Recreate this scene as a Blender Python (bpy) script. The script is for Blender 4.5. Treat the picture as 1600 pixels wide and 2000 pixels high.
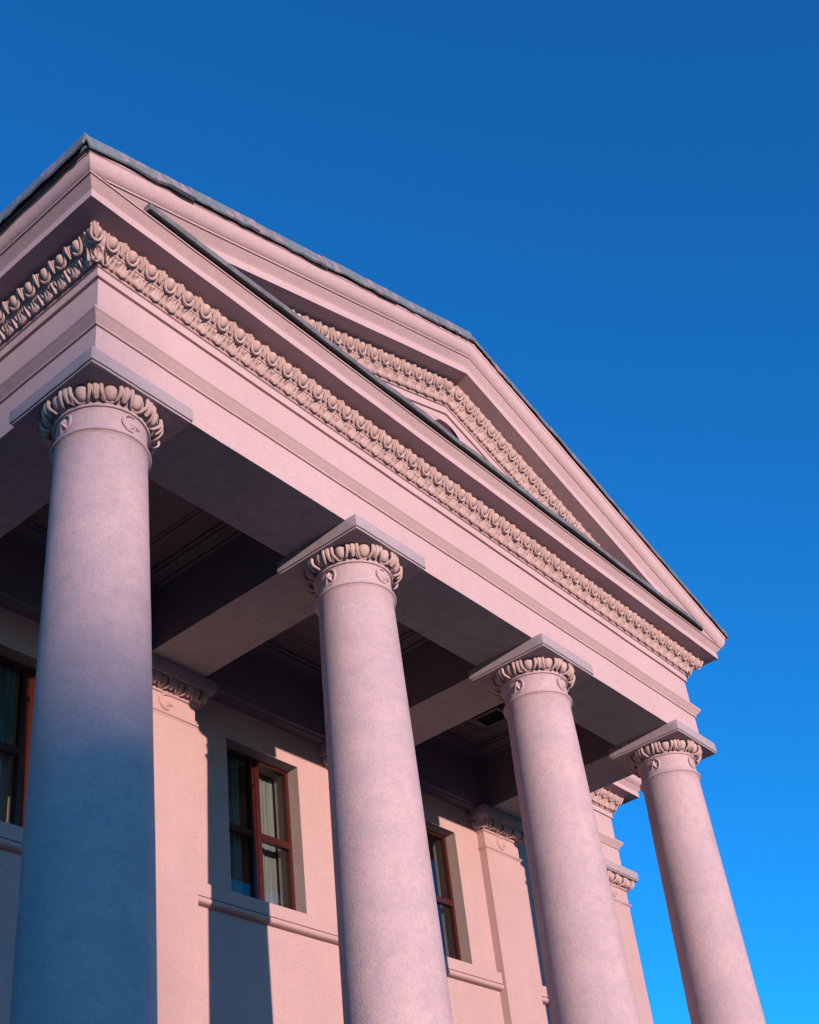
import bpy, bmesh, math, random
from mathutils import Vector, Matrix, noise
from math import sin, cos, pi, radians, sqrt

random.seed(7)
H = 10.6                      # column-top datum (abacus top) above the ground
for o in list(bpy.data.objects):
    bpy.data.objects.remove(o, do_unlink=True)
scn = bpy.context.scene
COL = scn.collection

# ------------------------------------------------------------------ camera
def setup_camera():
    yaw, pit, rol = radians(-55.188), radians(32.266), radians(-7.845)
    cy, sy, cp, sp, cr, sr = cos(yaw), sin(yaw), cos(pit), sin(pit), cos(rol), sin(rol)
    f = Vector((-sy*cp, cy*cp, sp)); r = Vector((cy, sy, 0)); u = r.cross(f)
    r2 = cr*r + sr*u; u2 = -sr*r + cr*u
    cam = bpy.data.cameras.new('camera')
    co = bpy.data.objects.new('camera', cam); COL.objects.link(co)
    m = Matrix((r2, u2, -f)).transposed().to_4x4()
    m.translation = Vector((-5.8293, -7.5371, -8.9059 + H))
    co.matrix_world = m
    cam.sensor_fit = 'VERTICAL'; cam.sensor_height = 24.0; cam.sensor_width = 24.0
    cam.lens = 2508.4668*24/2000
    cam.shift_x = -45.53/2000; cam.shift_y = 259.73/2000
    cam.clip_start = 0.1; cam.clip_end = 6000
    scn.camera = co
setup_camera()

# ------------------------------------------------------------------ sky, sun, exposure
SUN_EL = radians(4.6)
SUN_DIR = Vector((-0.352*cos(SUN_EL), -0.936*cos(SUN_EL), sin(SUN_EL))).normalized()   # towards the sun
w = bpy.data.worlds.new('World'); scn.world = w; w.use_nodes = True
nt = w.node_tree; nt.nodes.clear()
wo = nt.nodes.new('ShaderNodeOutputWorld'); bg = nt.nodes.new('ShaderNodeBackground')
sky = nt.nodes.new('ShaderNodeTexSky'); sky.sky_type = 'NISHITA'; sky.sun_disc = False
sky.sun_elevation = SUN_EL
sky.sun_rotation = math.atan2(SUN_DIR.x, SUN_DIR.y)
sky.air_density = 1.0; sky.dust_density = 0.0; sky.ozone_density = 6.6; sky.altitude = 200
gam = nt.nodes.new('ShaderNodeGamma'); gam.inputs[1].default_value = 1.12
hs = nt.nodes.new('ShaderNodeHueSaturation'); hs.inputs['Saturation'].default_value = 1.0
nt.links.new(sky.outputs[0], gam.inputs[0]); nt.links.new(gam.outputs[0], hs.inputs['Color'])
tint = nt.nodes.new('ShaderNodeMix'); tint.data_type = 'RGBA'; tint.blend_type = 'MULTIPLY'; tint.inputs[0].default_value = 1.0
tint.inputs[7].default_value = (1.2, 1.32, 1.0, 1)
nt.links.new(hs.outputs[0], tint.inputs[6]); nt.links.new(tint.outputs[2], bg.inputs[0]); nt.links.new(bg.outputs[0], wo.inputs[0])
bg.inputs[1].default_value = 0.15

sl = bpy.data.lights.new('sun', 'SUN'); sl.energy = 2.15; sl.angle = radians(0.6); sl.color = (1.0, 0.70, 0.60)
so = bpy.data.objects.new('sun', sl); COL.objects.link(so)
so.rotation_euler = (-SUN_DIR).to_track_quat('-Z', 'Y').to_euler()
so.location = SUN_DIR*300

scn.view_settings.view_transform = 'Standard'; scn.view_settings.look = 'None'
scn.view_settings.exposure = 1.65; scn.view_settings.gamma = 1.0
scn.view_settings.use_curve_mapping = False
scn.render.engine = 'CYCLES'
scn.cycles.max_bounces = 8; scn.cycles.diffuse_bounces = 5
scn.cycles.transparent_max_bounces = 12

# ------------------------------------------------------------------ materials
def newmat(name):
    m = bpy.data.materials.new(name); m.use_nodes = True
    t = m.node_tree; t.nodes.clear()
    out = t.nodes.new('ShaderNodeOutputMaterial'); b = t.nodes.new('ShaderNodeBsdfPrincipled')
    t.links.new(b.outputs[0], out.inputs[0])
    return m, t, b
def noisen(t, scale, detail=4, rough=.55, vec=None):
    n = t.nodes.new('ShaderNodeTexNoise'); n.inputs['Scale'].default_value = scale
    n.inputs['Detail'].default_value = detail; n.inputs['Roughness'].default_value = rough
    if vec: t.links.new(vec, n.inputs['Vector'])
    return n
def ramp(t, src, stops):
    r = t.nodes.new('ShaderNodeValToRGB'); e = r.color_ramp.elements
    while len(e) < len(stops): e.new(.5)
    for k, (p, c) in enumerate(stops):
        e[k].position = p; e[k].color = (c, c, c, 1) if not hasattr(c, '__len__') else (*c, 1)
    t.links.new(src, r.inputs[0]); return r
def mixc(t, fac, a, b, mode='MIX'):
    m = t.nodes.new('ShaderNodeMix'); m.data_type = 'RGBA'; m.blend_type = mode
    for s, v in ((m.inputs[0], fac), (m.inputs[6], a), (m.inputs[7], b)):
        if isinstance(v, bpy.types.NodeSocket): t.links.new(v, s)
        elif hasattr(v, '__len__'): s.default_value = (*v[:3], 1)
        else: s.default_value = v
    return m.outputs[2]
def plaster(name, c1, c2, c3, grain=95, gd=.006, mott=.5, rough=.92, big=.9, mfreq=5.5):
    """stucco: two tones in blotches, a third as dirt, fine roughcast relief"""
    m, t, b = newmat(name)
    g = t.nodes.new('ShaderNodeNewGeometry'); pos = g.outputs['Position']
    mp = t.nodes.new('ShaderNodeMapping'); t.links.new(pos, mp.inputs[0]); mp.inputs['Scale'].default_value = (1, 1, 1.25)
    n1 = noisen(t, big, 6, .6, mp.outputs[0]); r1 = ramp(t, n1.outputs[0], ((.36, 0.), (.66, 1.)))
    base = mixc(t, r1.outputs[0], c1, c2)
    n2 = noisen(t, mfreq, 8, .70, mp.outputs[0]); r2 = ramp(t, n2.outputs[0], ((.46, 0.), (.76, mott)))
    base = mixc(t, r2.outputs[0], base, c3)
    n3 = noisen(t, 60, 3, .6, pos); r3 = ramp(t, n3.outputs[0], ((.30, .86), (.70, 1.06)))
    base = mixc(t, 1.0, base, r3.outputs[0], 'MULTIPLY')
    ms = t.nodes.new('ShaderNodeMapping'); t.links.new(pos, ms.inputs[0]); ms.inputs['Scale'].default_value = (5.5, 5.5, .45)
    n4 = noisen(t, 1.6, 6, .62, ms.outputs[0]); r4 = ramp(t, n4.outputs[0], ((.46, 1.), (.76, .955)))
    base = mixc(t, 1.0, base, r4.outputs[0], 'MULTIPLY')
    t.links.new(base, b.inputs['Base Color'])
    b.inputs['Roughness'].default_value = rough; b.inputs['Specular IOR Level'].default_value = .2
    nb = noisen(t, grain, 5, .6, pos); nl = noisen(t, 7, 3, .5, pos)
    bu = t.nodes.new('ShaderNodeBump'); bu.inputs['Strength'].default_value = .75; bu.inputs['Distance'].default_value = gd
    t.links.new(nb.outputs[0], bu.inputs['Height'])
    bl = t.nodes.new('ShaderNodeBump'); bl.inputs['Strength'].default_value = .35; bl.inputs['Distance'].default_value = .012
    t.links.new(nl.outputs[0], bl.inputs['Height']); t.links.new(bu.outputs[0], bl.inputs['Normal'])
    t.links.new(bl.outputs[0], b.inputs['Normal'])
    return m
M = {}
M['front'] = plaster('pink_stucco', (.470, .352, .358), (.448, .332, .336), (.39, .302, .306), 110, .004, .30)
M['column'] = plaster('roughcast_stucco', (.480, .360, .370), (.400, .312, .335), (.29, .25, .278), 65, .010, .55, big=1.7, mfreq=8)
M['wall'] = plaster('peach_stucco', (.440, .312, .304), (.415, .292, .282), (.36, .265, .255), 100, .004, .3)
M['ornament'] = plaster('cream_cast_plaster', (.475, .358, .342), (.440, .328, .308), (.31, .23, .21), 120, .003, .55, big=3)
M['abacus'] = plaster('grey_lilac_stucco', (0.340, 0.292, 0.320), (0.313, 0.272, 0.299), (0.245, 0.218, 0.238), 90, .006, .5)
M['soffit'] = plaster('shaded_beam_stucco', (.33, .32, .30), (.30, .285, .27), (.22, .21, .21), 90, .004, .7)  # beam undersides: greyed to carry shade and bounce in the colour
M['soffit_shade'] = plaster('shaded_soffit_stucco', (.27, .275, .29), (.24, .245, .26), (.17, .18, .19), 90, .004, .7)  # architrave undersides: shade put into a greyer stucco
M['porch'] = plaster('shaded_porch_stucco', (.20, .17, .18), (.175, .155, .165), (.13, .115, .125), 90, .004, .5)  # darker tone for unlit porch faces, shade held in the colour
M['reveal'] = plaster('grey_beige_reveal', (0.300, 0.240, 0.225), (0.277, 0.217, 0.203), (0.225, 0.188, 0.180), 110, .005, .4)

def metal_sheet():
    m, t, b = newmat('weathered_painted_sheet')
    g = t.nodes.new('ShaderNodeNewGeometry'); pos = g.outputs['Position']
    v = t.nodes.new('ShaderNodeTexVoronoi'); v.inputs['Scale'].default_value = 9.0
    n = noisen(t, 6, 5, .6, pos)
    add = t.nodes.new('ShaderNodeVectorMath'); add.operation = 'ADD'
    sc = t.nodes.new('ShaderNodeVectorMath'); sc.operation = 'SCALE'; sc.inputs['Scale'].default_value = .22
    t.links.new(n.outputs[1], sc.inputs[0]); t.links.new(pos, add.inputs[0]); t.links.new(sc.outputs[0], add.inputs[1])
    t.links.new(add.outputs[0], v.inputs['Vector'])
    sepc = t.nodes.new('ShaderNodeSeparateColor'); t.links.new(v.outputs['Color'], sepc.inputs[0])
    n2 = noisen(t, 2.2, 6, .65, pos)
    mul = t.nodes.new('ShaderNodeMath'); mul.operation = 'MULTIPLY'
    t.links.new(sepc.outputs[0], mul.inputs[0]); t.links.new(n2.outputs[0], mul.inputs[1])
    r = ramp(t, mul.outputs[0], ((.36, 0.), (.39, 1.)))
    c = mixc(t, r.outputs[0], (.150, .190, .212), (.30, .22, .245))
    n3 = noisen(t, 25, 5, .7, pos); r3 = ramp(t, n3.outputs[0], ((.35, .75), (.65, 1.1)))
    c = mixc(t, 1.0, c, r3.outputs[0], 'MULTIPLY')
    t.links.new(c, b.inputs['Base Color']); b.inputs['Roughness'].default_value = .55; b.inputs['Metallic'].default_value = .15
    bu = t.nodes.new('ShaderNodeBump'); bu.inputs['Strength'].default_value = .4; bu.inputs['Distance'].default_value = .01
    t.links.new(n2.outputs[0], bu.inputs['Height']); t.links.new(bu.outputs[0], b.inputs['Normal'])
    return m
M['sheet'] = metal_sheet()
def simple(name, c, rough=.7, metal=0., nscale=20, amt=.25, bump=.002):
    m, t, b = newmat(name)
    g = t.nodes.new('ShaderNodeNewGeometry')
    n = noisen(t, nscale, 5, .6, g.outputs['Position']); r = ramp(t, n.outputs[0], ((.3, 1-amt), (.7, 1+amt)))
    t.links.new(mixc(t, 1.0, c, r.outputs[0], 'MULTIPLY'), b.inputs['Base Color'])
    b.inputs['Roughness'].default_value = rough; b.inputs['Metallic'].default_value = metal
    bu = t.nodes.new('ShaderNodeBump'); bu.inputs['Strength'].default_value = .5; bu.inputs['Distance'].default_value = bump
    t.links.new(n.outputs[0], bu.inputs['Height']); t.links.new(bu.outputs[0], b.inputs['Normal'])
    return m
M['flash'] = simple('grey_zinc_flashing', (.15, .15, .16), .5, .2, 9, .35, .006)
M['underside_shade'] = simple('black_underside_shade', (.010, .011, .013), .8, 0, 15, .3, .003)  # shade under the flashing, put into a near-black colour
M['wood'] = simple('red_brown_painted_wood', (.044, .0090, .0065), .3, 0, 30, .2, .001)
M['room'] = simple('pale_room_paint', (.50, .47, .40), .8, 0, 4, .08)
M['dark'] = simple('dark_lamp_housing', (.02, .022, .025), .4, .3, 20, .2)
M['lampglass'] = simple('dark_lamp_glass', (.006, .014, .014), .12, 0, 3, .2, 0)
M['paving'] = simple('pale_paving', (.10, .10, .10), .9, 0, 3, .2)
M['stone'] = simple('grey_granite', (.10, .095, .095), .8, 0, 40, .2)
M['block'] = simple('pale_block_render', (.45, .42, .38), .9, 0, 1, .1)
def glass():
    m = bpy.data.materials.new('window_glass'); m.use_nodes = True; t = m.node_tree; t.nodes.clear()
    out = t.nodes.new('ShaderNodeOutputMaterial'); tr = t.nodes.new('ShaderNodeBsdfTransparent'); gl = t.nodes.new('ShaderNodeBsdfGlossy')
    tr.inputs[0].default_value = (.90, .94, .93, 1); gl.inputs['Roughness'].default_value = .01
    lw = t.nodes.new('ShaderNodeLayerWeight'); lw.inputs[0].default_value = .5
    pw = t.nodes.new('ShaderNodeMath'); pw.operation = 'POWER'; pw.inputs[1].default_value = 4.0; t.links.new(lw.outputs['Facing'], pw.inputs[0])
    fr = t.nodes.new('ShaderNodeMath'); fr.operation = 'MULTIPLY_ADD'; fr.inputs[1].default_value = .85; fr.inputs[2].default_value = .055; t.links.new(pw.outputs[0], fr.inputs[0])
    g = t.nodes.new('ShaderNodeNewGeometry'); n = noisen(t, 1.6, 2, .5, g.outputs['Position'])
    bu = t.nodes.new('ShaderNodeBump'); bu.inputs['Strength'].default_value = .15; bu.inputs['Distance'].default_value = .01
    t.links.new(n.outputs[0], bu.inputs['Height']); t.links.new(bu.outputs[0], gl.inputs['Normal'])
    mx = t.nodes.new('ShaderNodeMixShader')
    t.links.new(fr.outputs[0], mx.inputs[0]); t.links.new(tr.outputs[0], mx.inputs[1]); t.links.new(gl.outputs[0], mx.inputs[2])
    t.links.new(mx.outputs[0], out.inputs[0]); return m
M['glass'] = glass()
def cloth():
    m = bpy.data.materials.new('sheer_curtain'); m.use_nodes = True; t = m.node_tree; t.nodes.clear()
    out = t.nodes.new('ShaderNodeOutputMaterial'); d = t.nodes.new('ShaderNodeBsdfDiffuse'); tl = t.nodes.new('ShaderNodeBsdfTranslucent')
    g = t.nodes.new('ShaderNodeNewGeometry'); mp = t.nodes.new('ShaderNodeMapping'); mp.inputs['Scale'].default_value = (1, 1, .03)
    t.links.new(g.outputs['Position'], mp.inputs[0]); n = noisen(t, 30, 3, .5, mp.outputs[0])
    r = ramp(t, n.outputs[0], ((.3, (.19, .20, .195)), (.7, (.34, .355, .345))))
    t.links.new(r.outputs[0], d.inputs[0]); t.links.new(r.outputs[0], tl.inputs[0])
    mx = t.nodes.new('ShaderNodeMixShader'); mx.inputs[0].default_value = .35
    t.links.new(d.outputs[0], mx.inputs[1]); t.links.new(tl.outputs[0], mx.inputs[2]); t.links.new(mx.outputs[0], out.inputs[0])
    return m
M['cloth'] = cloth()

# ------------------------------------------------------------------ mesh helpers
class MB:
    def __init__(s): s.v = []; s.f = []
    def quad(s, a, b, c, d):
        k = len(s.v); s.v += [a, b, c, d]; s.f.append((k, k+1, k+2, k+3)); return s
    def box(s, x0, x1, y0, y1, z0, z1):
        k = len(s.v)
        s.v += [(x0,y0,z0),(x1,y0,z0),(x1,y1,z0),(x0,y1,z0),(x0,y0,z1),(x1,y0,z1),(x1,y1,z1),(x0,y1,z1)]
        for q in ((0,3,2,1),(4,5,6,7),(0,1,5,4),(1,2,6,5),(2,3,7,6),(3,0,4,7)): s.f.append(tuple(k+i for i in q))
        return s
    def grid(s, rows, closed_u=False, closed_v=False, flip=False):
        k = len(s.v); n = len(rows); m = len(rows[0])
        for r in rows: s.v += [tuple(p) for p in r]
        for i in range(n if closed_u else n-1):
            for j in range(m if closed_v else m-1):
                a, b = k+i*m+j, k+i*m+(j+1) % m
                c, d = k+((i+1) % n)*m+(j+1) % m, k+((i+1) % n)*m+j
                s.f.append((a, d, c, b) if flip else (a, b, c, d))
        return s
    def ngon(s, pts):
        k = len(s.v); s.v += [tuple(p) for p in pts]; s.f.append(tuple(range(k, k+len(pts)))); return s
    def tube(s, pts, radii, n=6):
        rows = []
        P = [Vector(p) for p in pts]
        for i, p in enumerate(P):
            d = (P[min(i+1, len(P)-1)]-P[max(i-1, 0)]).normalized()
            a = d.cross(Vector((0, 1, 0)));  a = a.normalized() if a.length > 1e-4 else Vector((1, 0, 0))
            b = d.cross(a); r = radii[i] if hasattr(radii, '__len__') else radii
            rows.append([p+(a*cos(2*pi*k/n)+b*sin(2*pi*k/n))*r for k in range(n)])
        s.grid(rows, closed_v=True); s.ngon(rows[0][::-1]); s.ngon(rows[-1]); return s
    def mesh(s, name, smooth=None):
        me = bpy.data.meshes.new(name); me.from_pydata(s.v, [], s.f); me.validate(); 
        bm = bmesh.new(); bm.from_mesh(me); bmesh.ops.remove_doubles(bm, verts=bm.verts, dist=1e-5)
        bmesh.ops.recalc_face_normals(bm, faces=bm.faces); bm.to_mesh(me); bm.free()
        if smooth: 
            me.shade_smooth(); me.set_sharp_from_angle(angle=radians(smooth))
        return me

def link(name, me, mat=None, parent=None, loc=None, mat4=None):
    o = bpy.data.objects.new(name, me); COL.objects.link(o)
    if mat is not None and me is not None and len(me.materials) == 0: me.materials.append(M[mat])
    if parent is not None: o.parent = parent
    if loc is not None: o.location = loc
    if mat4 is not None: o.matrix_basis = mat4
    return o
def tag(o, label, cat, group=None):
    o['label'] = label; o['category'] = cat
    if group: o['group'] = group
    return o
def empty(name, loc=(0, 0, 0)):
    o = bpy.data.objects.new(name, None); COL.objects.link(o); o.location = loc; return o

def jit(p, amp=.004):
    """slightly uneven hand-run plaster"""
    v = Vector(p); n = noise.noise_vector(v*.9)*amp + noise.noise_vector(v*3.1)*amp*.5
    return (p[0]+n.x, p[1]+n.y, p[2]+n.z)

def sweep(mb, path, prof, closed=False, seg=None, closeprof=True, step=.22, amp=.006):
    """profile [(offset outward, z)] along a plan polyline, mitred; seg = (first, last) segment kept"""
    n = len(path); P = [Vector(p) for p in path]
    def norm(i):
        d = (P[(i+1) % n]-P[i]).normalized(); return Vector((d.y, -d.x))
    nseg = n if closed else n-1
    mit = []
    for i in range(n):
        if closed or 0 < i < n-1:
            a, b = norm((i-1) % n), norm(i); s = a+b; mit.append(s/(1+a.dot(b)))
        else: mit.append(norm(0) if i == 0 else norm(n-2))
    rows = []
    rng = range(nseg) if seg is None else range(seg[0], seg[1]+1)
    for i in rng:
        a, b = P[i], P[(i+1) % n]; L = (b-a).length; k = max(1, int(L/step))
        for j in range(k+1):
            if j == 0 and rows: continue
            t = j/k; q = a.lerp(b, t); m_ = mit[i].lerp(mit[(i+1) % n], t)
            rows.append([jit((q.x+m_.x*p, q.y+m_.y*p, z), amp) for p, z in prof])
    if closed: rows = rows[:-1]
    mb.grid(rows, closed_u=closed, closed_v=closeprof)
    if not closed and closeprof: mb.ngon(rows[0][::-1]); mb.ngon(rows[-1])
    return mb
def lathe(mb, prof, n=64, cx=0, cy=0, amp=.003):
    rows = []
    for r, z in prof:
        rows.append([jit((cx+r*cos(2*pi*k/n), cy+r*sin(2*pi*k/n), z), amp) for k in range(n)])
    return mb.grid(rows, closed_v=True)
def arc(p0, p1, kind, n=6):
    """moulding curve between two (offset,z) points: cavetto / ovolo / cyma"""
    out = []
    for i in range(n+1):
        t = i/n
        if kind == 'cavetto': a, b = 1-cos(t*pi/2), sin(t*pi/2)
        elif kind == 'ovolo': a, b = sin(t*pi/2), 1-cos(t*pi/2)
        elif kind == 'cyma': a, b = .5-.5*cos(t*pi), t
        elif kind == 'reversa': a, b = (t-.5)**3*4+.5, t
        out.append((p0[0]+(p1[0]-p0[0])*a, p0[1]+(p1[1]-p0[1])*b))
    return out

# ------------------------------------------------------------------ ground
def build_ground():
    g = MB().box(-2500, 2500, -2500, 2500, -1, 0).mesh('ground')
    o = link('ground', g, 'paving'); o['kind'] = 'structure'
build_ground()

# ------------------------------------------------------------------ the building
S = 3.6
BX = [0.0, 3.6, 7.24, 10.8]
BLD = empty('columned_building', (5.4, 6, 0))
tag(BLD, 'pink stucco classical building with four front columns and carved triangular pediment', 'building')
OFF = Vector((-5.4, -6, H))
def part(name, mb, mat, smooth=None):
    me = mb.mesh(name, smooth) if isinstance(mb, MB) else mb
    return link(name, me, mat, BLD, OFF)
XL, XR, YM = -3.525, 14.325, 3.64
PATH = [(XL, 15), (XL, YM), (0, YM), (0, 0), (10.8, 0), (10.8, YM), (XR, YM), (XR, 15)]

# --- architrave, frieze, cornice (run round the whole building)
prof = [(-.46, 0), (.46, 0), (.46, .487), (.482, .490), (.484, .506), (.470, .509), (.478, .520), (.500, .544), (.525, .572), (.545, .600), (.553, .606), (.553, .634), (.455, .640), (-.46, .640)]
architrave = part('architrave', sweep(MB(), PATH, prof), 'front', 35)
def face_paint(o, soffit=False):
    me = o.data; me.materials.append(M['soffit_shade']); me.materials.append(M['porch'])
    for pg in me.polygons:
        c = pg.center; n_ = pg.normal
        if soffit and c.z < .03 and n_.z < -.8: pg.material_index = 1  # downward faces get the shade-toned stucco
        elif abs(n_.z) < .5 and .40 < c.x < 10.4 and .40 < c.y < 3.4: pg.material_index = 2  # inward upright faces get the tone darkened for shade
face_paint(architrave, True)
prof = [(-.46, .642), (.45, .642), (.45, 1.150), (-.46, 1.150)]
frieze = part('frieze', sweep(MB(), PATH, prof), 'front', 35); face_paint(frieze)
bed = [(.482, 1.152), (.482, 1.258), (.470, 1.262)] + [(.486+.020*sin(a), 1.281-.018*cos(a)) for a in (0.2, .9, 1.57, 2.2, 2.9)] \
    + [(.500, 1.306), (.508, 1.315), (.530, 1.345), (.575, 1.378), (.602, 1.388), (.614, 1.392), (.614, 1.408), (.604, 1.410)] \
    + arc((.612, 1.414), (.700, 1.548), 'reversa', 5)
prof = [(-.46, 1.152)] + bed + [(.914, 1.556), (.916, 1.648), (.890, 1.651), (.894, 1.662), (.925, 1.692), (.955, 1.725), (.978, 1.750), (.982, 1.754), (.998, 1.755), (.998, 1.772), (.3, 1.81), (-.46, 1.81)]
cornice = part('cornice', sweep(MB(), PATH, prof), 'front', 35)
# gutter moulding (sima) on the eaves sides
sima = [(.968, 1.764)] + arc((.968, 1.778), (1.056, 1.916), 'ovolo', 9) + [(1.060, 1.924), (1.070, 1.926), (1.070, 1.975), (.6, 1.99)]
for sg in ((0, 2), (4, 6)): part('eaves_moulding', sweep(MB(), PATH, sima, seg=sg), 'front', 35)

# --- pediment
SL = .331; AX = 5.4; ZA = 3.60
def rake(mb, prof, x0=None, clip=None, step=.4, amp=.004):
    """profile [(p, z at apex)] swept along both slopes; left end mitred at X=-p unless x0 given"""
    half = AX+1.2; k = int(half/step)
    rows = []
    for sgn in (-1, 1):
        for j in range(k+1):
            t = j/k if sgn == 1 else 1-j/k
            if sgn == 1 and j == 0: continue
            row = []
            for p, z in prof:
                L = AX+(p if x0 is None else x0); dx = t*L
                row.append(jit((AX+sgn*dx, -p, z-SL*dx), amp))
            rows.append(row)
    mb.grid(rows, closed_v=True); mb.ngon(rows[0][::-1]); mb.ngon(rows[-1]); return mb
def clipz(me, z):
    bm = bmesh.new(); bm.from_mesh(me)
    bmesh.ops.bisect_plane(bm, geom=bm.verts[:]+bm.edges[:]+bm.faces[:], plane_co=(0, 0, z), plane_no=(0, 0, 1), clear_inner=True)
    bm.to_mesh(me); bm.free(); return me
bedr = [(p, ZA-.009+(z-1.5525)*1.10) for p, z in bed]
prof = [(.40, bedr[0][1])] + bedr + [(.917, ZA-.005), (.919, ZA+.108), (.892, ZA+.112), (.896, ZA+.126), (.928, ZA+.165), (.958, ZA+.205), (.980, ZA+.232), (.984, ZA+.238), (1.000, ZA+.239), (1.000, ZA+.258), (.3, ZA+.25)]
me = clipz(rake(MB(), prof, x0=1.0).mesh('raking_cornice', 35), 1.79)
raking = part('raking_cornice', me, 'front')
prof = [(p, z+SL*(AX+p)) for p, z in sima[:-1]] + [(.6, 1.985+SL*(AX+1.06))]
rsima = part('raking_moulding', rake(MB(), prof), 'front', 35)
# tympanum with arched opening
def tympanum():
    bm = bmesh.new(); y = -.452
    outer = [(-.45, 1.76), (AX-.35, 1.76)]
    cz, r = 2.65, .35
    arch = [(AX-.35, cz)] + [(AX-r*cos(a), cz+r*sin(a)) for a in [pi*i/20 for i in range(1, 20)]] + [(AX+.35, cz)]
    right = [(AX+.35, 1.76), (11.25, 1.76), (AX, ZA+.05)]
    pts = outer + arch + right
    vs = [bm.verts.new((x, y, z)) for x, z in pts]
    f = bm.faces.new(vs); bmesh.ops.triangulate(bm, faces=[f])
    a = [(AX-.35, 1.76)] + arch + [(AX+.35, 1.76)]
    f0 = [bm.verts.new((x, y, z)) for x, z in a]; f1 = [bm.verts.new((x, y+.5, z)) for x, z in a]
    for i in range(len(a)-1): bm.faces.new((f0[i], f0[i+1], f1[i+1], f1[i]))
    bm.faces.new(f1)
    me = bpy.data.meshes.new('tympanum'); bm.to_mesh(me); bm.free(); return me
tymp = part('tympanum', tympanum(), 'front')

# --- roof: two slopes, and the separate sheets that edge it
zt = 4.10
mb = MB()
for sgn in (-1, 1):
    e = AX+1.10
    a = [(AX, -1.06, zt), (AX+sgn*e, -1.06, zt-SL*e), (AX+sgn*e, 12, zt-SL*e), (AX, 12, zt)]
    b = [(x, y, z+.10) for x, y, z in a]
    mb.ngon(a); mb.ngon(b[::-1])
    for i in range(4): mb.ngon([a[i], a[(i+1) % 4], b[(i+1) % 4], b[i]])
roof = part('roof', mb, 'sheet')
for a, b in ((XL-1.05, -1.2), (12.0, XR+1.05)): part('roof', MB().box(a, b, 2.6, 15, 1.99, 2.07), 'sheet')
def sheet_piece(L, h, seed, flare=1.):
    """folded drip sheet: face, top turn and small hem; x along, z up, -y out"""
    rnd = random.Random(seed); n = 8; rows = []
    b = [rnd.uniform(-.008, .008) for _ in range(n+1)]; c = [rnd.uniform(-.010, .010) for _ in range(n+1)]
    for i in range(n+1):
        x = L*i/n; fl = flare*.035*(i/n)**2*rnd.uniform(.8, 1.1)
        rows.append([(x, .16, h+.012), (x, .004, h+.006+c[i]*.4), (x, -.004, h+c[i]*.5), (x, -.006+b[i]*.4, h*.5), (x, -.018-fl*.4+b[i], 0+c[i]-fl*.3), (x, -.006+b[i], -.012+c[i]-fl*.3), (x, .005+b[i]*.4, h*.5), (x, .16, h-.02)])
    m_ = MB().grid(rows, closed_v=True); m_.ngon(rows[0][::-1]); m_.ngon(rows[-1]); return m_
ang = math.atan(SL)
rnd = random.Random(3)
def edge_sheets():
    tot = AX+1.10
    cuts = [0, 1.30, 2.25, 3.4, 4.75, 5.7, 6.1, tot] 
    for sgn in (-1, 1):
        for i in range(len(cuts)-1):
            L = (cuts[i+1]-cuts[i])/cos(ang)+.03
            m_ = sheet_piece(L, (.140 if sgn < 0 else .070)+rnd.uniform(-.006, .006), 100+i+50*sgn, (2.2 if i == 0 else 1.) if sgn < 0 else .3).mesh('edge_sheet', 40)
            p = 1.088+rnd.uniform(0, .012)+(.006 if i % 2 else 0)
            if sgn == -1:   # left slope, from the corner upward
                x = -1.10+cuts[i]; z = zt-SL*(AX-x)
                R = Matrix.Rotation(-ang, 4, 'Y')
            else:
                x = AX+tot-cuts[i+1]; z = zt+.03-SL*(x-AX); R = Matrix.Rotation(ang, 4, 'Y')
            link('edge_sheet', m_, 'sheet', roof, mat4=Matrix.Translation((x, -p, z+rnd.uniform(-.008, .006)))@R)
    # along the left and right eaves
    for side in (-1, 1):
        y = -1.088
        while y < 2.4:
            L = 1.32; m_ = sheet_piece(L, .150, int(200+y*10+side), .3).mesh('edge_sheet', 40)
            x = -1.140 if side == -1 else 10.8+1.110
            R = Matrix.Rotation(radians(-90 if side == -1 else 90), 4, 'Z')
            yy = y+L if side == -1 else y
            link('edge_sheet', m_, 'sheet', roof, mat4=Matrix.Translation((x, yy, 1.950+rnd.uniform(-.006, .006)))@R)
            y += L-.02
edge_sheets()
# --- flashing along the foot of the pediment: bent zinc over a black strip painting its shaded underside
rows = []; rows2 = []
rnd = random.Random(5); n = 30
for i in range(n+1):
    x = -.30+11.4*i/n; a, b = rnd.uniform(-.009, .009), rnd.uniform(-.008, .008)
    rows.append([(x, -.50, 1.950), (x, -1.030+b, 1.897+a), (x, -1.046+b, 1.887+a), (x, -1.054+b, 1.818+a), (x, -1.046+b, 1.806+a), (x, -1.030+b, 1.812), (x, -.50, 1.86)])
    rows2.append([(x+.02, -.50, 1.84), (x+.02, -1.036+b, 1.806), (x+.02, -1.028+b, 1.796+a*.5), (x+.02, -.935, 1.782), (x+.02, -.50, 1.80)])
mb = MB().grid(rows, closed_v=True); mb.ngon(rows[0][::-1]); mb.ngon(rows[-1])
flashing = part('flashing', mb, 'flash')
mb = MB().grid(rows2, closed_v=True); mb.ngon(rows2[0][::-1]); mb.ngon(rows2[-1])
link('shaded_underside', mb.mesh('shaded_underside', 25), 'underside_shade', flashing)

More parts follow.
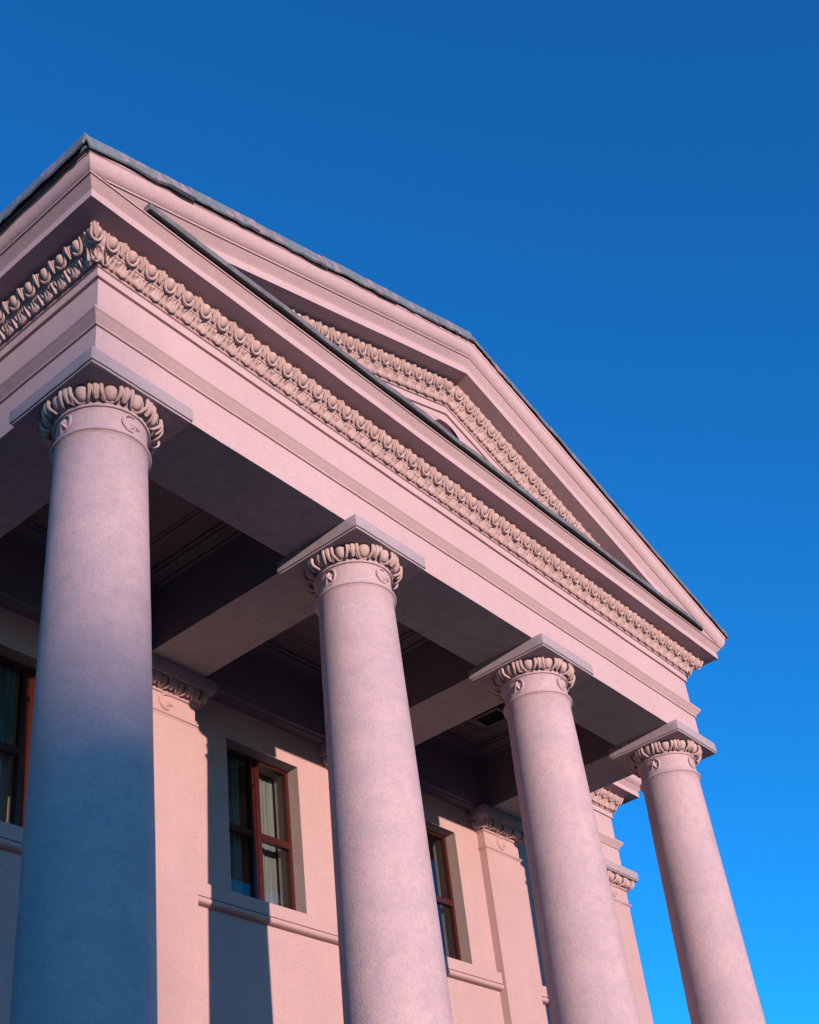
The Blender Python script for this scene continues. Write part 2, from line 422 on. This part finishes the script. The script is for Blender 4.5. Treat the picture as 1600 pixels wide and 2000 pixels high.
# --- carved pieces (local axes: x along the run, -y out of the moulding, z up its slope)
def ellipsoid_egg(hw, hh, dep):
    rows = []
    for i in range(9):
        t = -1+2*i/8; zz = hh*t
        r = sqrt(max(0, 1-t*t)); wd = hw*r*(1+.16*t); dd = dep*r*(1+.10*t)
        rows.append([(wd*cos(a), dd*.25-dd*sin(a)*1.0 if sin(a) > 0 else dd*.25-dd*.3*sin(a), zz) for a in [2*pi*k/14 for k in range(14)]])
    return MB().grid(rows, closed_v=True).mesh('egg', 60)
def husk_mesh(hw, hh, rad):
    pts = []; rr = []
    for i in range(15):
        a = pi*(1.12*i/14-.06); q = cos(a)
        pts.append((hw*q, -.010-.018*sin(a), hh*.80-hh*1.98*max(0, sin(a))**.75)); rr.append(rad*(.78+.45*max(0, sin(a))))
    m_ = MB().tube(pts, rr, 6)
    return m_.mesh('husk', 50)
def rib_pair(hw, hh, rad):
    """the two upright husk bands that hug an egg and meet under it"""
    side = []
    for i in range(9):
        t = i/8; x = hw*(1-.10*t-.42*max(0, t-.55)**1.3*2.2)
        side.append(((x, -.010-.040*sin(pi*(.08+.86*t)), hh*(.95-1.92*t)), rad*(1-.30*t)))
    low = [((hw*.45, .012, -hh*1.02), rad*.6), ((0, .016, -hh*1.03), rad*.6), ((-hw*.45, .012, -hh*1.02), rad*.6)]
    seq = side+low+[((-p[0], p[1], p[2]), r) for p, r in side[::-1]]
    return MB().tube([p for p, r in seq], [r for p, r in seq], 7).mesh('husk', 50)
def dart_mesh(hw, hh, bulge=.010):
    m_ = MB()
    for dx, sc, yy in ((-.030, .9, -.010), (0, 1.05, -.020), (.030, .9, -.010)):
        pts = []; rr = []
        for i in range(7):
            t = i/6; zz = hh*(.88-1.72*t)*sc; pts.append((dx*(1-.62*t), yy-bulge*sin(pi*t), zz)); rr.append(hw*(.62-.28*t if dx else .75-.38*t)+.002)
        m_.tube(pts, rr, 6)
    return m_.mesh('dart', 50)
EGG = ellipsoid_egg(.057, .070, .062); HUSK = husk_mesh(.075, .074, .013); DART = dart_mesh(.021, .076)
CEGG = ellipsoid_egg(.070, .084, .070); CHUSK = rib_pair(.095, .080, .022); CDART = dart_mesh(.038, .080, .030)
def leaf_mesh(w, h):
    """one unit of the carved leaf band: a broad fluted lobe, half a narrow tab at each side, deep gaps between"""
    nx, nz = 24, 12; rows = []
    ss = lambda a, b, x: (lambda q: q*q*(3-2*q))(min(1, max(0, (x-a)/(b-a))))
    for j in range(nz+1):
        t = j/nz; row = []
        for i in range(nx+1):
            u = -1+2*i/nx; au = abs(u)
            wl = .66*min(1, (t+.02)/.16)**.5 if t < .14 else .66
            lobe = .040*sqrt(max(0, 1-(au/max(wl, .01))**4)) if au < wl else 0
            lobe *= .78+.22*cos(pi*t*.9)
            tab = 0.
            if t > .04: tab = .038*sqrt(max(0, 1-((1-au)/.19)**2)) if au > .81 else 0
            body = .029*ss(.46, .62, t)*(1-.25*ss(.85, 1, t))
            hgt = max(lobe, tab, body)
            if t > .30:
                k = ss(.30, .5, t)
                hgt -= k*.011*(.5+.5*cos(u*pi*5))
                hgt -= .026*math.exp(-((au-.74)**2/.008+(t-.60)**2/.016))
                hgt -= .020*math.exp(-((au-.33)**2/.010+(t-.80)**2/.010))
            hgt += .010*math.exp(-((au-.5)**2/.02+(t-.90)**2/.008))
            row.append((u*w/2, -max(hgt, -.002), h*(t-.5)))
        rows.append(row)
    low = [(x, .014, z-.002) for x, y, z in rows[0]]; topr = [(x, .014, z+.002) for x, y, z in rows[-1]]
    return MB().grid([low]+rows+[topr]).mesh('leaf', 50)
LEAF = leaf_mesh(.2129, .130)

def frame(pos, d, nrm, up):
    d, nrm, up = Vector(d).normalized(), Vector(nrm).normalized(), Vector(up).normalized()
    m_ = Matrix((d, -nrm, up)).transposed().to_4x4(); m_.translation = Vector(pos); return m_
def tilted(pos, out, up, alpha, sx=1., sz=1., roll=0.):
    """frame on a moulding leaning outward by alpha; out = horizontal outward, up = run's up"""
    out, up = Vector(out).normalized(), Vector(up).normalized()
    s = up*cos(alpha)+out*sin(alpha); n_ = out*cos(alpha)-up*sin(alpha); d = (-n_).cross(s)
    # d x (-n) = s  ->  d = (-n) x s
    m_ = frame(pos, d, n_, s)
    if roll: m_ = m_@Matrix.Rotation(roll, 4, 'Y')
    return m_@Matrix.Diagonal((sx, 1, sz, 1))
rj = random.Random(11)
def egg_unit(parent, pos, out, up, alpha, meshes=None, along=None, dart=True, sx=1., sz=1., dartoff=None):
    e, h_, dmesh = meshes or (EGG, HUSK, DART)
    mtx = tilted(pos, out, up, alpha, sx*rj.uniform(.96, 1.04), sz*rj.uniform(.97, 1.03), rj.uniform(-.05, .05))
    link('egg', e, 'ornament', parent, mat4=mtx); link('husk', h_, 'ornament', parent, mat4=mtx)
    if dart and dartoff is not None:
        link('dart', dmesh, 'ornament', parent, mat4=tilted(dartoff, out, up, alpha, sx, sz, rj.uniform(-.05, .05)))
EZ, EP, EA = 1.478, .664, radians(33)
LZ, LP, LA = 1.350, .546, radians(38)
def egg_run(parent, start, d, out, n, sp, up=(0, 0, 1)):
    d = Vector(d); 
    for k in range(n):
        p_ = Vector(start)+d*(k*sp); egg_unit(parent, p_, out, up, EA, dartoff=p_+d*(sp/2))
def leaf_run(parent, start, d, out, n, sp, up=(0, 0, 1), sc=1.):
    d = Vector(d)
    for k in range(n):
        p_ = Vector(start)+d*(k*sp)
        link('leaf', LEAF, 'ornament', parent, mat4=tilted(p_, out, up, LA, sp/.2129, rj.uniform(.96, 1.05)*sc, rj.uniform(-.03, .03)))
# front
egg_unit(cornice, (-.650, -EP, EZ), (0, -1, 0), (0, 0, 1), EA, dart=False)
egg_run(cornice, (-.454, -EP, EZ), (1, 0, 0), (0, -1, 0), 49, .24392)
egg_unit(cornice, (11.45, -EP, EZ), (0, -1, 0), (0, 0, 1), EA, dart=False)
leaf_run(cornice, (-.45, -LP, LZ), (1, 0, 0), (0, -1, 0), 56, .2127)
# corner ridges and corner leaves
for cx, dg in ((0, (-1, -1, 0)), (10.8, (1, -1, 0))):
    s_ = -1 if cx == 0 else 1
    link('dart', DART, 'ornament', cornice, mat4=tilted((cx+s_*(EP+.020), -EP-.020, EZ-.005), dg, (0, 0, 1), EA, 1.0, .92))
    link('leaf', LEAF, 'ornament', cornice, mat4=tilted((cx+s_*(LP-.012), -LP+.012, LZ), dg, (0, 0, 1), LA, .85, 1.08))
# left side of the porch
egg_unit(cornice, (-EP, -.620, EZ), (-1, 0, 0), (0, 0, 1), EA, dart=False)
egg_run(cornice, (-EP, -.395, EZ), (0, 1, 0), (-1, 0, 0), 14, .2485)
leaf_run(cornice, (-LP, -.44, LZ), (0, 1, 0), (-1, 0, 0), 16, .2127)
# main front right of the porch
egg_run(cornice, (11.62, YM-EP, EZ), (1, 0, 0), (0, -1, 0), 14, .2439)
leaf_run(cornice, (11.55, YM-LP, LZ), (1, 0, 0), (0, -1, 0), 16, .2127)
link('leaf', LEAF, 'ornament', cornice, mat4=tilted((XR+LP-.012, YM-LP+.012, LZ), (1, -1, 0), (0, 0, 1), LA, .85, 1.08))
# raking rows
ZE, ZL = ZA-.009+(EZ-1.5525)*1.10, ZA-.009+(LZ-1.5525)*1.10
for sgn in (-1, 1):
    d = Vector((sgn, 0, -SL)).normalized(); up = Vector((sgn*SL, 0, 1)).normalized()
    for k in range(22):
        q = .125+k*.2475; p_ = Vector((AX, -EP, ZE))+d*q
        if p_.z < 1.93: break
        egg_unit(raking, p_, (0, -1, 0), up, EA, dartoff=p_+d*.1237)
    for k in range(26):
        q = .107+k*.2127; p_ = Vector((AX, -LP, ZL))+d*q
        if p_.z < 1.93: break
        link('leaf', LEAF, 'ornament', raking, mat4=tilted(p_, (0, -1, 0), up, LA, 1, rj.uniform(.98, 1.08), rj.uniform(-.03, .03)))

# --- emblems on the necks
def star_pts(r0, r1, n=5, rot=0): return [((r0 if k % 2 == 0 else r1)*sin(rot+pi*k/n), (r0 if k % 2 == 0 else r1)*cos(rot+pi*k/n)) for k in range(2*n)]
def star_mesh(r0, r1, hgt, cx=0, cz=0, rot=0, mb=None):
    mb = mb or MB(); p_ = star_pts(r0, r1, 5, rot)
    for k in range(10):
        a, b = p_[k], p_[(k+1) % 10]
        mb.ngon([(cx+a[0], 0, cz+a[1]), (cx+b[0], 0, cz+b[1]), (cx, -hgt, cz)])
        mb.ngon([(cx+a[0], .03, cz+a[1]), (cx+b[0], .03, cz+b[1]), (cx+b[0], 0, cz+b[1]), (cx+a[0], 0, cz+a[1])])
    return mb
def crescent(mb, r, w, a0, a1, y=-.006, cx=0, cz=0, rad=.012):
    pts = []; rr = []
    for i in range(15):
        t = i/14; a = a0+(a1-a0)*t; pts.append((cx+r*cos(a), y, cz+r*sin(a))); rr.append(rad*(.45+.75*sin(pi*t)))
    return mb.tube(pts, rr, 6)
EM1 = crescent(star_mesh(.092, .036, .042, .036, -.028, .25), .108, 0, radians(70), radians(285), y=-.012, rad=.019)
EM1 = EM1.mesh('crescent_star'); EM1P = EM1.copy()
EM2 = crescent(star_mesh(.108, .050, .055, 0, 0, .1), .112, 0, radians(-80), radians(100), y=-.010, rad=.015).mesh('star_emblem')

# --- columns
floor_z = -8.25
shaft = [(.62, floor_z+.02), (.66, floor_z+.10), (.66, floor_z+.20), (.61, floor_z+.27), (.575, floor_z+.30), (.575, floor_z+.36), (.535, floor_z+.42)]
for i in range(1, 25):
    t = i/24; z = floor_z+.42+(-.668-(floor_z+.42))*t
    shaft.append((.530-.100*(t**1.25)+.006*sin(pi*t), z))
shaft += [(.440, -.655), (.446, -.648), (.446, -.642)] + [(.447+.020*sin(a), -.622-.019*cos(a)) for a in (.2, .7, 1.2, 1.57, 2, 2.5, 2.95)] \
    + [(.440, -.598), (.428, -.585), (.424, -.55), (.423, -.36), (.430, -.347), (.448, -.345), (.453, -.338), (.453, -.308), (.440, -.302),
       (.452, -.296), (.480, -.26), (.503, -.215), (.512, -.175), (.50, -.158), (.30, -.15)]
SH = lathe(MB(), shaft, 72).mesh('column', 40)
def bevbox(name, hx, y0, y1, z0, z1, x0=None, x1=None, bev=.007):
    m_ = MB().box(-hx if x0 is None else x0, hx if x1 is None else x1, y0, y1, z0, z1).mesh(name)
    bm = bmesh.new(); bm.from_mesh(m_); bmesh.ops.bevel(bm, geom=bm.edges[:], offset=bev, segments=2, affect='EDGES', profile=.6)
    bmesh.ops.subdivide_edges(bm, edges=[e for e in bm.edges if e.calc_length() > .3], cuts=11, use_grid_fill=True)
    for v in bm.verts:      # worn, slightly uneven arrises
        d = noise.noise_vector(v.co*6+Vector((z0*7, hx*5, 1)))*.0035+noise.noise_vector(v.co*17)*.002; v.co += d
    bm.to_mesh(m_); bm.free(); m_.shade_smooth(); m_.set_sharp_from_angle(angle=radians(35))
    return m_
AB = bevbox('abacus', .612, -.612, .612, -.146, .006); AF = bevbox('abacus_fillet', .594, -.594, .594, -.170, -.142, bev=.003)
PL = MB().box(-.70, .70, -.70, .70, floor_z-.18, floor_z+.03).mesh('plinth')
collab = ['column nearest the left corner, lower half in blue shade', 'second column from the left corner', 'third column from the left corner', 'farthest column at the right end']
for i, x in enumerate(BX):
    c = link('column', SH, 'column', BLD, OFF+Vector((x, 0, 0))); c['label'] = collab[i]
    link('abacus', AB, 'abacus', c); link('abacus_fillet', AF, 'abacus', c); link('plinth', PL, 'stone', c)
    ph = radians([0, -4, -2, 1][i])
    for k in range(12):
        a = ph+radians(30*k); o_ = (cos(a), sin(a), 0); b = a+radians(15); o2 = (cos(b), sin(b), 0)
        egg_unit(c, (.500*cos(a), .500*sin(a), -.232), o_, (0, 0, 1), radians(20), (CEGG, CHUSK, CDART), dart=False)
        link('dart', CDART, 'ornament', c, mat4=tilted((.503*cos(b), .503*sin(b), -.232), o2, (0, 0, 1), radians(20)))
    for a, m_, nm in ((-90, EM1, 'crescent_star'), (180, EM2, 'star_emblem'), (90, EM1, 'crescent_star'), (0, EM2, 'star_emblem')):
        o_ = Vector((cos(radians(a)), sin(radians(a)), 0))
        link(nm, m_, 'front', c, mat4=frame(o_*.422+Vector((0, 0, -.455)), (-o_).cross(Vector((0, 0, 1))), o_, (0, 0, 1))@Matrix.Diagonal((.86, .9, .86, 1)))

# --- wall with window openings
WY, WT = 3.344, .46
wx = [-1.8, 1.8, 5.43, 9.03, 12.56]; hw = .676; wz0, wz1 = -2.73, -.50
def wall_mesh():
    mb = MB(); xs = [XL-.35]; zs = [floor_z-2.35, wz0, wz1, 1.9]
    for c in wx: xs += [c-hw, c+hw]
    xs.append(XR+.40); y0, y1 = WY, WY+WT
    for i in range(len(xs)-1):
        for j in range(3):
            if i % 2 == 1 and j == 1: continue
            a, b, c, d = xs[i], xs[i+1], zs[j], zs[j+1]
            mb.quad((a, y0, c), (b, y0, c), (b, y0, d), (a, y0, d)); mb.quad((a, y1, c), (a, y1, d), (b, y1, d), (b, y1, c))
    for yy in ((XL-.35), (XR+.40)):
        mb.quad((yy, y0, zs[0]), (yy, y1, zs[0]), (yy, y1, zs[-1]), (yy, y0, zs[-1]))
    for k in (0, 1):    # side walls of the main block
        X = XL-.35 if k == 0 else XR+.35
        mb.quad((X, WY+.02, zs[0]), (X, 15, zs[0]), (X, 15, zs[-1]), (X, WY+.02, zs[-1]))
    return mb
wall = part('wall', wall_mesh(), 'wall')
for c in wx:    # plastered reveals of each opening
    mb = MB(); x0, x1 = c-hw, c+hw; y0, y1 = WY+.0005, WY+WT
    mb.quad((x0, y0, wz0), (x0, y1, wz0), (x0, y1, wz1), (x0, y0, wz1)); mb.quad((x1, y0, wz0), (x1, y0, wz1), (x1, y1, wz1), (x1, y1, wz0))
    mb.quad((x0, y0, wz1), (x0, y1, wz1), (x1, y1, wz1), (x1, y0, wz1)); mb.quad((x0, y0, wz0), (x1, y0, wz0), (x1, y1, wz0), (x0, y1, wz0))
    o = link('window_reveal', mb.mesh('window_reveal'), 'reveal', wall)

# --- pilasters
PY = 3.205; PQ = .474
def pil_path(x): return [(x-PQ, WY+.05), (x-PQ, PY), (x+PQ, PY), (x+PQ, WY+.05)]
pprof = [(0, floor_z-2.3), (0, -.668), (.012, -.655), (.014, -.644)] + [(.014+.022*sin(a), -.622-.019*cos(a)) for a in (.2, .7, 1.2, 1.57, 2, 2.5, 2.95)] \
    + [(.010, -.598), (0, -.585), (0, -.350), (.024, -.345), (.030, -.338), (.030, -.308), (.018, -.302), (.03, -.296), (.065, -.26), (.10, -.20), (.12, -.155), (-.2, -.15)]
pil_i = 0
for x in (XL, 0., 3.6, 7.24, 10.8, XR):
    mb = MB(); sweep(mb, pil_path(0), pprof, closeprof=False, step=.3)
    pl = link('pilaster', mb.mesh('pilaster', 40), 'wall', BLD, OFF+Vector((x, 0, 0)))
    link('abacus', bevbox('abacus', PQ+.20, PY-.215, WY+.3, -.146, .006), 'abacus', pl)
    link('abacus_fillet', bevbox('abacus_fillet', PQ+.18, PY-.197, WY+.28, -.170, -.142, bev=.003), 'abacus', pl)
    for k in range(4):
        q = (-.413, -.138, .138, .413)[k]
        egg_unit(pl, (q, PY-.085, -.232), (0, -1, 0), (0, 0, 1), radians(24), (CEGG, CHUSK, CDART), dartoff=(q+.1375, PY-.088, -.232))
    egg_unit(pl, (-PQ-.085, WY-.05, -.232), (-1, 0, 0), (0, 0, 1), radians(24), (CEGG, CHUSK, CDART), dart=False)
    for s_ in (-1, 1):
        link('leaf', LEAF, 'ornament', pl, mat4=tilted((s_*(PQ+.055), PY-.055, -.235), (s_, -1, 0), (0, 0, 1), radians(28), 1.05, 1.25))
    link('crescent_star', EM1P, 'wall', pl, mat4=frame((0, PY, -.452), (1, 0, 0), (0, -1, 0), (0, 0, 1)))

# --- sill course between the pilasters
sprof = [(-.05, -2.985), (.03, -2.985)] + [(.06+.045*sin(a), -2.940-.040*cos(a)) for a in (.3, .8, 1.3, 1.8, 2.3, 2.8)] + [(.07, -2.898), (.09, -2.894), (.092, -2.722), (.03, -2.712), (-.02, -2.712)]
px = [XL, 0., 3.6, 7.24, 10.8, XR]
for i in range(5):
    x0, x1 = px[i]+PQ+.025, px[i+1]-PQ-.012
    part('sill_course', sweep(MB(), [(x0, WY), (x1, WY)], sprof, amp=.003), 'wall', 40)

# --- windows
def bar(x0, x1, y0, y1, z0, z1, bev=.006):
    m_ = MB().box(x0, x1, y0, y1, z0, z1).mesh('bar'); bm = bmesh.new(); bm.from_mesh(m_)
    bmesh.ops.bevel(bm, geom=bm.edges[:], offset=bev, segments=2, affect='EDGES'); bm.to_mesh(m_); bm.free(); return m_
FY = 3.535
fr = MB().box(-hw, -hw+.05, FY, FY+.09, wz0, wz1).box(hw-.05, hw, FY, FY+.09, wz0, wz1).box(-hw+.05, hw-.05, FY+.001, FY+.089, wz1-.05, wz1).box(-hw+.05, hw-.05, FY+.001, FY+.089, wz0, wz0+.045).mesh('window')
ml = bar(-.088, -.004, FY-.012, FY+.075, wz0+.045, wz1-.05); mr_ = bar(.004, .088, FY-.020, FY+.075, wz0+.045, wz1-.05)
tz0, tz1 = -1.70, -1.60
tl_ = bar(-hw+.05, -.088, FY-.004, FY+.07, tz0, tz1); tr_ = bar(.088, hw-.05, FY-.010, FY+.07, tz0, tz1)
pn = MB().box(-.2705, .2705, -.004, .004, -.5, .5).mesh('pane')
for i, c in enumerate(wx):
    wn = link('window', fr, 'wood', BLD, OFF+Vector((c, 0, 0)))
    link('mullion', ml, 'wood', wn); link('mullion', mr_, 'wood', wn); link('transom', tl_, 'wood', wn); link('transom', tr_, 'wood', wn)
    for sx in (-1, 1):
        xc = sx*(hw-.05+.088)/2
        for z0, z1 in ((wz0+.045, tz0), (tz1, wz1-.05)):
            link('pane', pn, 'glass', wn, mat4=Matrix.Translation((xc, FY+.035, (z0+z1)/2))@Matrix.Diagonal((1, 1, z1-z0, 1)))
    # the room behind
    mb = MB().box(c-1.5, c+1.5, WY+WT+.001, WY+WT+3.2, wz0-.9, wz1+.5)
    f_ = [f for k, f in enumerate(mb.f) if k != 2]; mb.f = f_      # open towards the window
    part('room', mb, 'room')

# --- porch beams and ceiling
CZ = 1.08; WB = 3.15
for x in (BX[1], BX[2]):
    mb = MB(); rows = []
    for j in range(9):
        y = .461+(WB-.462)*j/8; rows.append([jit(q, .004) for q in ((x-.46, y, .001), (x+.46, y, .001), (x+.46, y, CZ+.2), (x-.46, y, CZ+.2))])
    mb.grid(rows, closed_v=True); mb.ngon(rows[0][::-1]); mb.ngon(rows[-1])
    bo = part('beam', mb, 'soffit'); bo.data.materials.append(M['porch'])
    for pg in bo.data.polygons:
        if abs(pg.normal.z) < .5: pg.material_index = 1  # unlit sides get the tone darkened for shade
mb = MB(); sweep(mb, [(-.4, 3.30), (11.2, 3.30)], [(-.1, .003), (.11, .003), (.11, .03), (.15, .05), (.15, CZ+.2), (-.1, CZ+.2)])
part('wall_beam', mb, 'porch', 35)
bays = [(.46, BX[1]-.46), (BX[1]+.46, BX[2]-.46), (BX[2]+.46, 10.34)]
for x0, x1 in bays:
    y0, y1 = .46, WB
    mb = MB(); ring = [(x0, y0), (x0, y1), (x1, y1), (x1, y0)]       # travel so that + is inward
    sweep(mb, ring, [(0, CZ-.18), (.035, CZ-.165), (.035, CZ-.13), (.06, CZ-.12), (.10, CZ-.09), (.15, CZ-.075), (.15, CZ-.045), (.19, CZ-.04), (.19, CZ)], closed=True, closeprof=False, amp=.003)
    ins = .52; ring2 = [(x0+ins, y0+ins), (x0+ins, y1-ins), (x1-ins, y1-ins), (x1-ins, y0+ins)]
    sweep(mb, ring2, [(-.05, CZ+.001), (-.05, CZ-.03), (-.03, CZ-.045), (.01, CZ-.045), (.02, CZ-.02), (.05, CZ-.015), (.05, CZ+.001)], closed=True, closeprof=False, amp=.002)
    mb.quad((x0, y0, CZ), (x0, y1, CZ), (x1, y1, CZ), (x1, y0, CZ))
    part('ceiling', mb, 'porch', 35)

# --- porch floor and steps
mb = MB().box(-1.3, 12.1, -1.3, WY+.1, floor_z-2.35, floor_z-.17)
fl = part('porch_floor', mb, 'stone')
for k in range(6):
    link('step', MB().box(-1.3-.32*(k+1), 12.1+.32*(k+1), -1.3-.32*(k+1), -1.3-.32*k, -H, floor_z-.17-(k+1)*.31).mesh('step'), 'stone', fl)

# ------------------------------------------------------------------ floodlight under the porch ceiling
def floodlight():
    t = tag(empty('floodlight', (9.32, 2.05, CZ+H-.02)), 'small black floodlight fixed under the dark porch ceiling', 'floodlight')
    b = MB(); rows = []
    for z, hx, hy in ((0, .09, .09), (-.06, .14, .17), (-.13, .19, .235), (-.15, .20, .245)):
        rows.append([(-hx, -hy, z), (hx, -hy, z), (hx, hy, z), (-hx, hy, z)])
    b.grid(rows, closed_v=True); b.ngon(rows[0])
    link('housing', b.mesh('housing'), 'dark', t)
    f = MB().box(-.205, .205, -.25, -.215, -.172, -.15).box(-.205, .205, .215, .25, -.172, -.15).box(-.205, -.175, -.215, .215, -.172, -.15).box(.175, .205, -.215, .215, -.172, -.15)
    link('rim', f.mesh('rim'), 'flash', t)
    link('glass', MB().box(-.174, .174, -.214, .214, -.160, -.152).mesh('glass'), 'lampglass', t)
    link('bracket', MB().box(-.03, .03, -.05, .05, -.01, .02).mesh('bracket'), 'flash', t)
floodlight()

# ------------------------------------------------------------------ curtains
def curtain(x0, x1, y, seed, label, amp=.030, zt_=wz1+.12, zb_=wz0-.3):
    rnd = random.Random(seed); n = 60; rows = []; ph = rnd.uniform(0, 6)
    for j in range(9):
        t = j/8; z = zt_+(zb_-zt_)*t; row = []
        for i in range(n+1):
            u = i/n; x = x0+(x1-x0)*u+.012*sin(u*23+ph)*t
            row.append((x, y+amp*sin(u*(x1-x0)*60+ph+.5*sin(u*9))*(1-.25*t)+.008*sin(u*31+2*t), z+H))
        rows.append(row)
    me = MB().grid(rows).mesh('curtain', 60)
    sol = MB(); sol.grid(rows); sol.grid([[(a, b+.003, c) for a, b, c in r] for r in rows], flip=True)
    me = sol.mesh('curtain', 60)
    tag(link('curtain', me, 'cloth'), label, 'curtain', 'sheer curtains behind the windows')
CY = FY+.17
curtain(wx[2]-.64, wx[2]-.10, CY, 1, 'sheer pleated curtain behind left half of the window between the first two columns')
curtain(wx[2]+.06, wx[2]+.21, CY, 2, 'narrow sheer curtain behind right half of the window between the first two columns')
curtain(wx[2]+.30, wx[2]+.67, CY+.13, 5, 'plain pale cloth panel standing in for the inner wall, at the right jamb of the same window', .008)  # flat panel added in place of the paler inner wall
curtain(wx[1]-.66, wx[1]-.04, CY, 3, 'sheer curtain behind the dark window left of the nearest column')
curtain(wx[3]-.60, wx[3]+.30, CY+.05, 4, 'sheer curtain behind the window partly hidden by the second column')

# ------------------------------------------------------------------ unseen block added towards the sun, wings shaped to shade the nearest column
def block():
    az = math.atan2(-SUN_DIR.x, -SUN_DIR.y)            # light travel azimuth from +Y
    D = 225.; hd = Vector((sin(az), cos(az), 0)); side = Vector((cos(az), -sin(az), 0))
    edge = Vector((1.55, 0, 0))-hd*D
    zz = lambda z: H+z+D*math.tan(SUN_EL)
    top, xs = zz(-2.95), 20-1.95        # roof line of the low wing; step up to the tall wing
    t = tag(empty('shadow_block', edge-side*20), 'unseen pale block added far off on the sunny side to cast shade', 'building')
    t.location.z = 0; t.rotation_euler.z = -az
    link('wall', MB().box(-20, 20, -14, 0, 0, top-.5).mesh('wall'), 'block', t)
    link('roof', MB().box(xs+.002, 20, -14.1, .1, top-.498, top).mesh('roof'), 'flash', t)
    link('wall', MB().box(-20, xs-.2, -13.8, -.2, top-.498, zz(.45)).mesh('wall'), 'block', t)
    link('roof', MB().box(-20.1, xs, -14.0, 0, zz(.45)+.002, zz(.85)).mesh('roof'), 'flash', t)
    wm = MB().box(-.8, .8, -.03, .06, -.9, .9).mesh('window')
    for f in range(int(top//3.1)-0):
        for k in range(12): link('window', wm, 'lampglass', t, loc=(-17.6+k*3.2, .0, 2.0+f*3.1))
block()
